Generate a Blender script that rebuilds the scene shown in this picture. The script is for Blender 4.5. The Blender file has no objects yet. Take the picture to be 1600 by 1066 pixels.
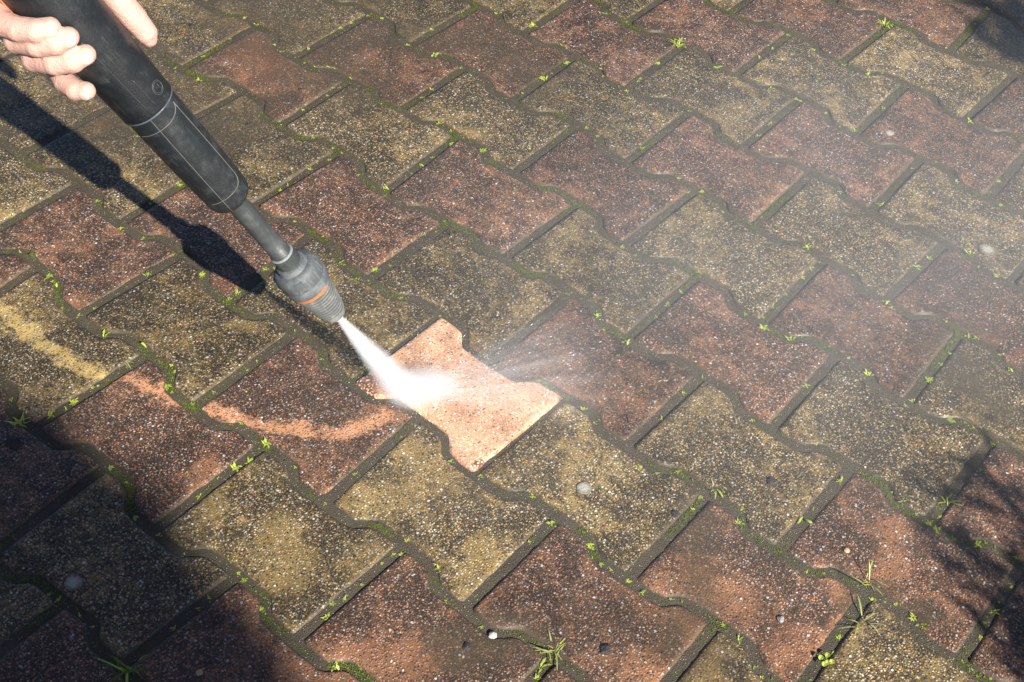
import bpy, bmesh, math, random
import numpy as np
from mathutils import Vector, Matrix, noise

random.seed(7)
rng = np.random.default_rng(7)
SC = bpy.context.scene
COL = SC.collection

# ------------------------------------------------------------------ camera
CAM = Vector((0.76623, -0.70682, 1.15117))
RIGHT = Vector((0.767120, 0.640063, 0.042966))
DOWN = Vector((0.486532, -0.536844, -0.689264))
FWD = Vector((-0.418106, 0.549652, -0.723235))
cd = bpy.data.cameras.new('camera'); cam = bpy.data.objects.new('camera', cd); COL.objects.link(cam)
cd.sensor_width = 36.0; cd.lens = 2110.5 / 1600 * 36.0
cd.clip_start = 0.03; cd.clip_end = 500
cam.matrix_world = Matrix(((RIGHT.x, -DOWN.x, -FWD.x, CAM.x), (RIGHT.y, -DOWN.y, -FWD.y, CAM.y),
                           (RIGHT.z, -DOWN.z, -FWD.z, CAM.z), (0, 0, 0, 1)))
SC.camera = cam

# ------------------------------------------------------------------ light
LDIR = Vector((-0.7846, 0.2650, -0.5606)).normalized()          # the way the sunlight travels
SUN_EL = math.asin(-LDIR.z); SUN_AZ = math.atan2(-LDIR.y, -LDIR.x)
w = bpy.data.worlds.new('World'); SC.world = w; w.use_nodes = True
nt = w.node_tree; nt.nodes.clear()
sky = nt.nodes.new('ShaderNodeTexSky'); sky.sky_type = 'NISHITA'; sky.sun_disc = False
sky.sun_elevation = SUN_EL; sky.sun_rotation = math.pi / 2 - SUN_AZ; sky.air_density = 0.6; sky.dust_density = 0.2; sky.ozone_density = 2.0
bg = nt.nodes.new('ShaderNodeBackground'); bg.inputs['Strength'].default_value = 0.05
wo = nt.nodes.new('ShaderNodeOutputWorld')
nt.links.new(sky.outputs[0], bg.inputs[0]); nt.links.new(bg.outputs[0], wo.inputs[0])
sd = bpy.data.lights.new('sun', 'SUN'); sd.energy = 5.0; sd.angle = math.radians(0.6); sd.color = (1.0, 0.95, 0.87)
sun = bpy.data.objects.new('sun', sd); COL.objects.link(sun)
sun.rotation_euler = LDIR.to_track_quat('-Z', 'Y').to_euler(); sun.location = (4, -1.4, 3)
SC.view_settings.view_transform = 'Standard'; SC.view_settings.look = 'None'
SC.view_settings.exposure = 1.36; SC.view_settings.gamma = 1.0; SC.view_settings.use_curve_mapping = False
SC.render.engine = 'CYCLES'
SC.cycles.use_denoising = True; SC.cycles.denoiser = 'OPENIMAGEDENOISE'; SC.cycles.denoising_input_passes = 'RGB_ALBEDO_NORMAL'
SC.cycles.max_bounces = 8; SC.cycles.volume_bounces = 3; SC.cycles.transparent_max_bounces = 8
SC.cycles.volume_max_steps = 256
SC.cycles.sample_clamp_indirect = 6

# ------------------------------------------------------------------ helpers
class MB:
    """collects faces; link() makes ONE mesh object of them"""
    def __init__(s): s.v = []; s.f = []
    def add(s, v, f):
        o = len(s.v); s.v.extend([tuple(p) for p in v]); s.f.extend([tuple(i + o for i in q) for q in f])
    def mesh(s, name, mat, smooth=True):
        me = bpy.data.meshes.new(name); me.from_pydata(s.v, [], s.f)
        for m in (mat if isinstance(mat, (list, tuple)) else [mat]): me.materials.append(m)
        if smooth: me.polygons.foreach_set('use_smooth', [True] * len(me.polygons))
        me.update(); return me
    def link(s, name, mat, parent=None, smooth=True):
        return link(name, s.mesh(name, mat, smooth), parent)

def link(name, data, parent=None):
    o = bpy.data.objects.new(name, data); COL.objects.link(o)
    if parent is not None:
        o.parent = parent
        if parent.location.length > 0: o.matrix_parent_inverse = Matrix.Translation(-parent.location)
    return o

def tag(o, label=None, cat=None, group=None, kind=None):
    if label: o['label'] = label
    if cat: o['category'] = cat
    if group: o['group'] = group
    if kind: o['kind'] = kind
    return o

def empty(name, loc=(0, 0, 0)):
    o = bpy.data.objects.new(name, None); COL.objects.link(o); o.location = loc; o.empty_display_size = 0.05
    return o

def basis(d):
    d = Vector(d).normalized(); a = Vector((0, 0, 1)) if abs(d.z) < .9 else Vector((1, 0, 0))
    x = d.cross(a).normalized(); return x, d.cross(x).normalized(), d

def tube(mb, pts, rad, n=10, cap=True):
    """swept round tube along pts"""
    pts = [Vector(p) for p in pts]
    if not isinstance(rad, (list, tuple)): rad = [rad] * len(pts)
    vs = []; x = None
    for i, p in enumerate(pts):
        d = (pts[min(i + 1, len(pts) - 1)] - pts[max(i - 1, 0)]).normalized()
        if x is None: x = basis(d)[0]
        x = (x - d * x.dot(d)).normalized(); y = d.cross(x)
        for k in range(n):
            a = 2 * math.pi * k / n; vs.append(p + (x * math.cos(a) + y * math.sin(a)) * rad[i])
    fs = [(i * n + k, i * n + (k + 1) % n, (i + 1) * n + (k + 1) % n, (i + 1) * n + k) for i in range(len(pts) - 1) for k in range(n)]
    if cap: fs += [tuple(range(n))[::-1], tuple(range((len(pts) - 1) * n, len(pts) * n))]
    mb.add(vs, fs)

def capsule(mb, p0, r0, p1, r1, n=14):
    """closed round-ended cone from p0 to p1"""
    p0 = Vector(p0); p1 = Vector(p1); d = p1 - p0
    x, y, z = basis(d if d.length > 1e-6 else (0, 0, 1)); rings = []
    for t in (-80, -50, -20): rings.append((p0 + z * r0 * math.sin(math.radians(t)), r0 * math.cos(math.radians(t))))
    for t in (20, 50, 80): rings.append((p1 + z * r1 * math.sin(math.radians(t)), r1 * math.cos(math.radians(t))))
    vs = [c + (x * math.cos(2 * math.pi * k / n) + y * math.sin(2 * math.pi * k / n)) * r for c, r in rings for k in range(n)]
    fs = [(i * n + k, i * n + (k + 1) % n, (i + 1) * n + (k + 1) % n, (i + 1) * n + k) for i in range(5) for k in range(n)]
    fs += [tuple(range(n))[::-1], tuple(range(5 * n, 6 * n))]
    mb.add(vs, fs)

def ellipsoid(mb, c, r, n=20, m=12, rot=None):
    c = Vector(c); vs = []; fs = []
    for i in range(1, m):
        t = math.pi * i / m
        for k in range(n):
            a = 2 * math.pi * k / n
            p = Vector((r[0] * math.sin(t) * math.cos(a), r[1] * math.sin(t) * math.sin(a), r[2] * math.cos(t)))
            vs.append(c + (rot @ p if rot else p))
    for q in ((0, 0, r[2]), (0, 0, -r[2])):
        p = Vector(q); vs.append(c + (rot @ p if rot else p))
    for i in range(m - 2):
        for k in range(n): fs.append((i * n + k, (i + 1) * n + k, (i + 1) * n + (k + 1) % n, i * n + (k + 1) % n))
    for k in range(n):
        fs.append((len(vs) - 2, k, (k + 1) % n)); fs.append((len(vs) - 1, (m - 2) * n + (k + 1) % n, (m - 2) * n + k))
    mb.add(vs, fs)

def bake_union(mb, voxel, smooth=6):
    """one continuous skin over overlapping closed shapes"""
    o = mb.link('union', None); o.data.materials.clear()
    r = o.modifiers.new('r', 'REMESH'); r.mode = 'VOXEL'; r.voxel_size = voxel
    s = o.modifiers.new('s', 'SMOOTH'); s.iterations = smooth; s.factor = .5
    dg = bpy.context.evaluated_depsgraph_get(); dg.update()
    me = bpy.data.meshes.new_from_object(o.evaluated_get(dg))
    old = o.data; bpy.data.objects.remove(o); bpy.data.meshes.remove(old)
    me.polygons.foreach_set('use_smooth', [True] * len(me.polygons)); me.update(); return me

# ------------------------------------------------------------------ node helpers
class NT:
    def __init__(s, name):
        s.m = bpy.data.materials.new(name); s.m.use_nodes = True; s.t = s.m.node_tree; s.t.nodes.clear()
        s.out = s.t.nodes.new('ShaderNodeOutputMaterial')
    def n(s, typ, **kw):
        o = s.t.nodes.new(typ)
        for k, v in kw.items(): setattr(o, k, v)
        return o
    def set(s, sock, v):
        if hasattr(v, 'is_output') or isinstance(v, bpy.types.NodeSocket): s.t.links.new(v, sock)
        elif isinstance(v, (int, float)):
            sock.default_value = v if not hasattr(sock.default_value, '__len__') else [v] * len(sock.default_value)
        else:
            v = list(v)
            if len(sock.default_value) == 4 and len(v) == 3: v = v + [1]
            sock.default_value = v
    def math(s, op, a, b=0.0, c=None, clamp=False):
        o = s.n('ShaderNodeMath', operation=op, use_clamp=clamp); s.set(o.inputs[0], a); s.set(o.inputs[1], b)
        if c is not None: s.set(o.inputs[2], c)
        return o.outputs[0]
    def vm(s, op, a, b=None, scale=None):
        o = s.n('ShaderNodeVectorMath', operation=op); s.set(o.inputs[0], a)
        if b is not None: s.set(o.inputs[1], b)
        if scale is not None: s.set(o.inputs['Scale'], scale)
        return o.outputs['Value'] if op in ('DOT_PRODUCT', 'LENGTH', 'DISTANCE') else o.outputs[0]
    def ss(s, x, a, b, lo=0.0, hi=1.0):
        o = s.n('ShaderNodeMapRange', interpolation_type='SMOOTHSTEP'); s.set(o.inputs[0], x)
        for i, v in zip((1, 2, 3, 4), (a, b, lo, hi)): s.set(o.inputs[i], v)
        return o.outputs[0]
    def mix(s, f, a, b, blend='MIX'):
        o = s.n('ShaderNodeMix', data_type='RGBA', blend_type=blend); s.set(o.inputs[0], f); s.set(o.inputs[6], a); s.set(o.inputs[7], b)
        return o.outputs[2]
    def noise(s, vec, scale, detail=3, rough=.55, col=False):
        o = s.n('ShaderNodeTexNoise'); s.set(o.inputs['Vector'], vec); s.set(o.inputs['Scale'], scale)
        s.set(o.inputs['Detail'], detail); s.set(o.inputs['Roughness'], rough); return o.outputs[1 if col else 0]
    def vor(s, vec, scale, rnd=1.0):
        o = s.n('ShaderNodeTexVoronoi'); s.set(o.inputs['Vector'], vec); s.set(o.inputs['Scale'], scale); s.set(o.inputs['Randomness'], rnd)
        sp = s.n('ShaderNodeSeparateColor'); s.t.links.new(o.outputs['Color'], sp.inputs[0])
        return o.outputs['Distance'], sp.outputs[0], sp.outputs[1], sp.outputs[2]
    def ramp(s, x, stops, interp='LINEAR'):
        o = s.n('ShaderNodeValToRGB'); s.set(o.inputs[0], x); r = o.color_ramp; r.interpolation = interp
        while len(r.elements) < len(stops): r.elements.new(0.5)
        for e, (p, c) in zip(r.elements, stops): e.position = p; e.color = tuple(c) + (1,)
        return o.outputs[0]
    def pos(s): return s.n('ShaderNodeNewGeometry').outputs['Position']
    def obj(s): return s.n('ShaderNodeTexCoord').outputs['Object']
    def bump(s, h, dist, strength=1.0, normal=None):
        o = s.n('ShaderNodeBump'); s.set(o.inputs['Height'], h); s.set(o.inputs['Distance'], dist); s.set(o.inputs['Strength'], strength)
        if normal is not None: s.set(o.inputs['Normal'], normal)
        return o.outputs[0]
    def bsdf(s, color, rough=.5, normal=None, **kw):
        o = s.n('ShaderNodeBsdfPrincipled'); s.set(o.inputs['Base Color'], color); s.set(o.inputs['Roughness'], rough)
        if normal is not None: s.set(o.inputs['Normal'], normal)
        for k, v in kw.items(): s.set(o.inputs[k.replace('_', ' ')], v)
        s.t.links.new(o.outputs[0], s.out.inputs['Surface']); return s.m
    def capsules(s, pos, segs):
        """largest of 1 - distance / radius over flat line segments (ax, ay, bx, by, r): 1 on the line, 0 at its edge"""
        fl = s.vm('MULTIPLY', pos, (1, 1, 0)); best = None
        for ax, ay, bx, by, r in segs:
            pa = s.vm('SUBTRACT', fl, (ax, ay, 0)); ba = (bx - ax, by - ay, 0); L2 = ba[0] ** 2 + ba[1] ** 2
            if L2 > 1e-9:
                h = s.math('MULTIPLY', s.vm('DOT_PRODUCT', pa, ba), 1 / L2, clamp=True)
                pa = s.vm('SUBTRACT', pa, s.vm('SCALE', ba, scale=h))
            v = s.math('MULTIPLY_ADD', s.vm('LENGTH', pa), -1 / r, 1.0)
            best = v if best is None else s.math('MAXIMUM', best, v)
        return best

def chain(pts, r): return [(a[0], a[1], b[0], b[1], r) for a, b in zip(pts[:-1], pts[1:])]

# where the jet has already swept the blocks, where mud film and rusty stains lie (metres on the ground)
SWEPT = chain([(-.42, -.195), (-.379, -.197), (-.294, -.199), (-.206, -.187), (-.19, -.172), (-.142, -.1575), (-.085, -.142)], .0145) \
      + chain([(-.085, -.142), (-.033, -.123), (.015, -.092), (.053, -.061), (.072, -.02)], .0145)
SPOTS = [(-.397, -.15, -.397, -.15, .03), (-.328, -.146, -.328, -.146, .035), (.1377, -.237, .10, -.20, .045), (.128, -.1175, .16, -.08, .045),
         (.11, -.029, .18, -.047, .03), (-.142, -.013, -.16, -.03, .02), (.005, .0997, .04, .112, .012), (.06, -.02, .085, .0, .02),
         (.060, .135, .085, .150, .018), (.112, .142, .135, .150, .014), (.172, .150, .190, .160, .012), (.30, -.13, .27, -.08, .035), (.44, .0, .50, .04, .05), (.60, .08, .57, .02, .03), (.22, -.30, .30, -.22, .04), (.47, -.08, .52, -.10, .04), (.57, .23, .60, .18, .03), (-.02, -.20, .03, -.24, .03), (.25, .09, .30, .03, .02),
         (.48, .02, .50, -.04, .03), (.45, .05, .46, .03, .03), (.55, .13, .57, .12, .025), (-.21,.08,-.13,.10,.02)]
MUD = [(-.60, .24, -.44, .22, .10), (-.66, .42, -.40, .40, .13), (-.75, .25, -.58, .11, .11), (.50, .52, .58, .46, .06), (.44, .06, .50, -.03, .045),
       (.40, .12, .44, .06, .03), (.586, .134, .65, .14, .035), (.30, -.19, .36, -.14, .03), (-.30, .62, -.2, .6, .08), (-.75, .45, -.55, .60, .12), (-.45, .30, -.42, .12, .07), (-.50, .45, -.36, .60, .09)]
RUST = [(-.62, .40, -.60, .40, .045), (-.56, .35, -.50, .33, .06), (-.58, .11, -.60, .13, .03), (.49, -.01, .52, -.05, .03), (.565, .043, .60, .06, .04),
        (-.24, -.02, -.22, .0, .02)]

def mat_paver(kind):
    N = NT('paver_' + kind); P = N.pos()
    rnd = N.n('ShaderNodeObjectInfo').outputs['Random']
    off = N.n('ShaderNodeCombineXYZ'); N.set(off.inputs[2], N.math('MULTIPLY', rnd, 37.0))
    Q = N.vm('ADD', P, off.outputs[0])
    wob = N.vm('SCALE', N.vm('SUBTRACT', N.noise(Q, 260, 2, col=True), (.5, .5, .5)), scale=.0016)
    Qw = N.vm('ADD', Q, wob)
    d1, r1, g1, b1 = N.vor(Qw, 365)             # 2-3 mm grit
    d2, r2, g2, b2 = N.vor(Qw, 205)             # 4-5 mm pebbles, fewer
    d3, r3, g3, b3 = N.vor(Q, 760)              # sand between them
    big = N.noise(Q, 9, 4, .6); mid = N.noise(Q, 34, 4, .6); fine = N.noise(Q, 900, 2)
    edge = N.n('ShaderNodeAttribute', attribute_name='edge').outputs['Fac']
    # how far the black algae film has gone: 0 bare stone, 1 black
    sw = N.capsules(N.vm('ADD', P, N.vm('SCALE', N.vm('SUBTRACT', N.noise(P, 70, 3, col=True), (.5, .5, .5)), scale=.022)), SWEPT)
    sp = N.capsules(N.vm('ADD', P, N.vm('SCALE', N.vm('SUBTRACT', N.noise(P, 30, 3, col=True), (.5, .5, .5)), scale=.05)), SPOTS)
    brk = N.math('SUBTRACT', N.math('ADD', N.math('MULTIPLY', N.noise(Q, 230, 4, .7), .65), N.math('MULTIPLY', N.noise(Q, 60, 3), .35)), .5)
    swm = N.math('MULTIPLY', N.ss(N.math('ADD', N.math('MULTIPLY_ADD', brk, 4.2, sw), N.math('MULTIPLY', N.math('SUBTRACT', N.noise(P, 24, 2), .5), 1.1)), .0, .85), .95); spm = N.math('MULTIPLY', N.ss(N.math('MULTIPLY_ADD', brk, 2.6, sp), .05, .85), .68)
    bare = N.math('MAXIMUM', swm, spm)
    nat = N.math('MULTIPLY', N.ss(N.math('MULTIPLY_ADD', brk, .9, N.math('ADD', N.math('MULTIPLY', big, .6), N.math('MULTIPLY', mid, .4))), .46, .68), .62 if kind == 'yellow' else .5)
    bare = N.math('MAXIMUM', bare, nat)
    if kind == 'yellow':
        grit = [(0, (.030, .026, .020)), (.16, (.085, .066, .040)), (.30, (.27, .182, .062)), (.44, (.36, .262, .115)), (.58, (.195, .145, .070)), (.69, (.36, .295, .19)), (.84, (.44, .40, .335)), (.88, (.32, .155, .055)), (.93, (.28, .245, .195))]
        stone = [(0, (.36, .26, .13)), (.3, (.46, .41, .32)), (.60, (.60, .58, .53)), (.80, (.36, .18, .06)), (.92, (.26, .25, .23))]
        matrix_bare = (.33, .225, .078); matrix_dark = (.028, .0225, .0145)
    elif kind == 'red':
        grit = [(0, (.030, .024, .022)), (.16, (.080, .052, .040)), (.30, (.265, .112, .056)), (.44, (.33, .158, .088)), (.58, (.175, .098, .066)), (.69, (.31, .20, .14)), (.84, (.42, .37, .33)), (.88, (.34, .135, .05)), (.93, (.24, .205, .185))]
        stone = [(0, (.31, .15, .09)), (.3, (.42, .32, .26)), (.60, (.60, .57, .54)), (.80, (.32, .13, .055)), (.92, (.20, .19, .19))]
        matrix_bare = (.36, .165, .075); matrix_dark = (.030, .0225, .0165)
    else:
        grit = [(0, (.10, .07, .06)), (.10, (.40, .21, .13)), (.2, (.62, .38, .26)), (.45, (.70, .46, .33)), (.64, (.60, .35, .22)), (.8, (.74, .56, .45)), (.93, (.66, .33, .16))]
        stone = [(0, (.60, .36, .24)), (.3, (.70, .54, .44)), (.6, (.78, .72, .66)), (.80, (.24, .19, .16)), (.92, (.12, .10, .09))]
        matrix_bare = (.61, .345, .205); matrix_dark = (.49, .26, .15)
    gc = N.ramp(r1, grit, 'CONSTANT'); sc = N.ramp(r2, stone, 'CONSTANT'); fc = N.ramp(r3, grit, 'CONSTANT')
    m1 = N.ss(d1, .34, .50, 1, 0)
    pick = N.ss(g2, .76, .78)
    m2 = N.math('MULTIPLY', N.ss(d2, .22, .36, 1, 0), pick)
    mat = N.mix(N.math('MULTIPLY', bare, .78), matrix_dark, matrix_bare)
    mat = N.mix(N.math('MULTIPLY', N.ss(d3, .3, .5, 1, 0), .5), mat, fc)
    # black algae still lies over part of the grit
    grime = N.math('MULTIPLY', N.math('MULTIPLY', N.math('SUBTRACT', 1, bare), N.ss(g1, .25, .85)), N.ss(mid, .3, .7, 1.0, .55))
    if kind != 'clean':
        gc = N.mix(grime, gc, N.mix(.72, gc, matrix_dark))
    else:
        m1 = N.math('MULTIPLY', m1, .9)
        # grime the jet has not reached yet: left lobe, right corner, lower tip, pores
        gr = N.capsules(N.vm('ADD', P, N.vm('SCALE', N.vm('SUBTRACT', N.noise(P, 60, 4, col=True), (.5, .5, .5)), scale=.03)), [(-.004, .012, .030, -.006, .026), (.195, .150, .205, .135, .018), (.196, .0, .204, .012, .016), (.085, -.004, .10, -.004, .012), (.0, .145, .03, .15, .010)])
        gm = N.math('MAXIMUM', N.ss(N.math('MULTIPLY_ADD', brk, 2.2, gr), .15, .75), N.math('MULTIPLY', N.ss(N.noise(P, 330, 3, .7), .57, .68), .7))
        mat = N.mix(gm, mat, (.10, .055, .035))
    if kind != 'clean':
        sc = N.mix(N.math('MULTIPLY', N.math('SUBTRACT', 1, bare), .35), sc, matrix_dark)
        mat = N.mix(N.math('MULTIPLY', swm, .85), mat, (.44, .315, .115) if kind == 'yellow' else (.50, .245, .125))
        m1 = N.math('MULTIPLY', m1, N.math('MULTIPLY_ADD', swm, -.35, 1.0))
    c = N.mix(m1, mat, gc); c = N.mix(m2, c, sc)
    tone = N.math('MULTIPLY_ADD', rnd, .30, .85) if kind != 'clean' else 1.0
    v = N.math('MULTIPLY', N.ss(mid, .25, .75, .72, 1.2), N.ss(N.noise(P, 5.5, 3), .3, .7, .8, 1.15))
    cc = N.n('ShaderNodeCombineColor')
    for q in cc.inputs: N.set(q, N.math('MULTIPLY', v, tone))
    c = N.mix(1.0, c, cc.outputs[0], 'MULTIPLY')
    c = N.mix(N.ss(N.noise(P, 7, 3), .35, .75, .0, .20) if kind != 'clean' else 0.0, c, (.085, .072, .055))      # thin grey brown grime
    # soil from the joints creeping over the rim, a mud film and rust stains in places
    mud_c = N.mix(N.noise(P, 420, 3), (.032, .025, .015), (.078, .061, .039))
    if kind != 'clean':
        e = N.ss(N.math('ADD', edge, N.math('MULTIPLY', N.math('SUBTRACT', N.noise(P, 150, 4, .65), .5), 1.5)), .0, .46, 1, 0)
        c = N.mix(N.math('MULTIPLY', e, .93), c, mud_c)
        mu = N.capsules(N.vm('ADD', P, N.vm('SCALE', N.vm('SUBTRACT', N.noise(P, 22, 4, col=True), (.5, .5, .5)), scale=.12)), MUD)
        mm = N.math('MULTIPLY', N.ss(mu, .0, .8), N.ss(N.noise(P, 300, 3), .25, .7, .9, .45))
        c = N.mix(mm, c, mud_c)
        ru = N.capsules(N.vm('ADD', P, N.vm('SCALE', N.vm('SUBTRACT', N.noise(P, 30, 4, col=True), (.5, .5, .5)), scale=.08)), RUST)
        c = N.mix(N.math('MULTIPLY', N.ss(ru, 0, .7),   .26), c, (.10, .058, .025) if kind == 'yellow' else (.17, .075, .04))
        flat = N.math('SUBTRACT', 1, N.math('MAXIMUM', e, N.math('MULTIPLY', mm, .7)))
    else:
        e = N.ss(N.math('ADD', edge, N.math('MULTIPLY', N.math('SUBTRACT', N.noise(P, 150, 4, .65), .5), .9)), .0, .10, 1, 0)
        c = N.mix(N.math('MULTIPLY', e, .6), c, (.20, .085, .045)); flat = 1.0
    h = N.math('ADD', N.math('MULTIPLY', N.ss(d1, .0, .55, 1, 0), .6), N.math('MULTIPLY', m2, .7))
    h = N.math('ADD', N.math('MULTIPLY', h, flat), N.math('MULTIPLY', fine, .22))
    nrm = N.bump(h, .0011 if kind != 'clean' else .0006, 1.0)
    wet = N.ss(N.noise(P, 14, 3), .35, .65)
    film = N.math('MULTIPLY', N.ss(N.capsules(P, [(.07, .02, .36, .40, .26)]), 0, .7), N.ss(N.noise(P, 40, 3), .35, .6))
    rough = N.math('ADD', N.math('MULTIPLY', wet, -.18), N.math('MULTIPLY_ADD', film, -.20, .52))
    rough = N.math('ADD', rough, N.math('MULTIPLY', e, .25))
    return N.bsdf(c, rough, nrm, Specular_IOR_Level=.36)

def mat_soil():
    N = NT('joint_soil'); P = N.pos()
    a = N.noise(P, 500, 4, .7); b = N.noise(P, 45, 4, .6); d, r, g, bb = N.vor(P, 520)
    c = N.mix(N.math('ADD', N.math('MULTIPLY', a, .65), N.math('MULTIPLY', N.noise(P, 26, 5, .7), .5), clamp=True), (.012, .0095, .006), (.082, .066, .042))
    c = N.mix(N.math('MULTIPLY', N.ss(b, .5, .68), .55), c, N.mix(a, (.016, .020, .006), (.060, .066, .018)))
    c = N.mix(N.math('MULTIPLY', N.ss(d, .2, .35, 1, 0), N.ss(r, .86, .9)), c, (.34, .29, .22))
    h = N.math('ADD', N.math('MULTIPLY', a, .8), N.math('MULTIPLY', N.ss(d, 0, .5, 1, 0), .5))
    return N.bsdf(c, N.ss(N.noise(P, 14, 3), .35, .65, .78, .5), N.bump(h, .0014), Specular_IOR_Level=.4)

def mat_plastic(name, col, rough, dust=.25, dustcol=(.20, .20, .19), scr=1.0):
    N = NT(name); P = N.obj()
    n1 = N.noise(P, 45, 5, .65); n2 = N.noise(P, 700, 3)
    ax = (-0.272621, -0.368756, 0.888649)                      # scuffs run along the tool
    al = N.vm('SUBTRACT', P, N.vm('SCALE', ax, scale=N.math('MULTIPLY', N.vm('DOT_PRODUCT', P, ax), .93)))
    n3 = N.math('ADD', N.math('MULTIPLY', N.noise(al, 620, 3, .6), .6), N.math('MULTIPLY', N.noise(P, 30, 4, .65), .45))
    sm = N.noise(N.vm('ADD', P, N.vm('SCALE', N.noise(P, 25, 2, col=True), scale=.03)), 38, 6, .72)
    c = N.mix(N.math('MULTIPLY', N.ss(n1, .45, .8), dust), col, dustcol)
    c = N.mix(N.math('MULTIPLY', N.ss(n3, .58, .70), .45 * scr), c, dustcol)
    c = N.mix(N.math('MULTIPLY', N.ss(sm, .54, .70), .45 * scr), c, dustcol)
    c = N.mix(N.math('MULTIPLY', N.ss(n2, .68, .76), .35 * scr), c, dustcol)
    return N.bsdf(c, N.ss(n1, .3, .7, rough - .06, rough + .12), N.bump(N.math('ADD', n2, N.math('MULTIPLY', n1, .4)), .00025), Specular_IOR_Level=.45)

def mat_simple(name, col, rough=.6, var=.25, scale=120, bump=.0006, **kw):
    N = NT(name); P = N.obj(); n = N.noise(P, scale, 4, .6)
    lo = tuple(x * (1 - var) for x in col); hi = tuple(min(1, x * (1 + var)) for x in col)
    return N.bsdf(N.mix(n, lo, hi), rough, N.bump(n, bump), **kw)

def mat_leaf(name, a, b):
    N = NT(name); rnd = N.n('ShaderNodeObjectInfo').outputs['Random']; P = N.pos()
    f = N.math('ADD', N.math('MULTIPLY', rnd, .6), N.math('MULTIPLY', N.noise(P, 160, 2), .5), clamp=True)
    c = N.mix(f, a, b)
    p = N.n('ShaderNodeBsdfPrincipled'); N.set(p.inputs['Base Color'], c); N.set(p.inputs['Roughness'], .45)
    t = N.n('ShaderNodeBsdfTranslucent'); N.set(t.inputs[0], N.mix(1.0, c, (1.0, 1.0, .55), 'MULTIPLY'))
    m = N.n('ShaderNodeMixShader'); N.set(m.inputs[0], .35); N.t.links.new(p.outputs[0], m.inputs[1]); N.t.links.new(t.outputs[0], m.inputs[2])
    N.t.links.new(m.outputs[0], N.out.inputs[0]); return N.m

def mat_skin():
    N = NT('skin'); P = N.pos()
    n = N.noise(P, 60, 4); f = N.noise(P, 900, 3, .6)
    c = N.mix(N.math('MULTIPLY_ADD', N.noise(P, 200, 3), .5, N.math('MULTIPLY', n, .5)), (.42, .20, .15), (.58, .38, .315))
    return N.bsdf(c, .52, N.bump(N.math('ADD', f, N.math('MULTIPLY', N.noise(P, 240, 2), .9)), .0009), Subsurface_Weight=.10, Subsurface_Radius=(.010, .004, .002), Subsurface_Scale=.5)
M = dict(red=mat_paver('red'), yellow=mat_paver('yellow'), clean=mat_paver('clean'), soil=mat_soil(),
         black=mat_plastic('black_plastic', (.0075, .0088, .0102), .42, .12, (.05, .054, .056), .8),
         sleeve=mat_plastic('dark_grey_plastic', (.0095, .0115, .013), .45, .55, (.055, .06, .06), 1.2),
         tube=mat_plastic('lance_plastic', (.030, .034, .034), .5, .5, (.10, .105, .10), 1.0),
         rubber=mat_plastic('grey_rubber', (.06, .068, .072), .6, .85, (.18, .19, .185)),
         ribbed=mat_plastic('ribbed_rubber', (.095, .10, .098), .75, .9, (.28, .275, .25)),
         orange=mat_simple('orange_plastic', (.42, .115, .035), .55, .45, 500), ring=mat_simple('pale_ring', (.17, .18, .175), .5, .3, 300),
         seam=mat_simple('scuffed_seam', (.07, .07, .064), .6, .6, 160),
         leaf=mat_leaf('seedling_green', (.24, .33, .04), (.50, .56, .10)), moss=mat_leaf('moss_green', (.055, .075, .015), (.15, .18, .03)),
         dry=mat_leaf('dry_grass', (.38, .33, .17), (.30, .36, .10)), shrub=mat_leaf('shrub_leaf', (.035, .07, .015), (.07, .11, .03)),
         skin=mat_skin())
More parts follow.
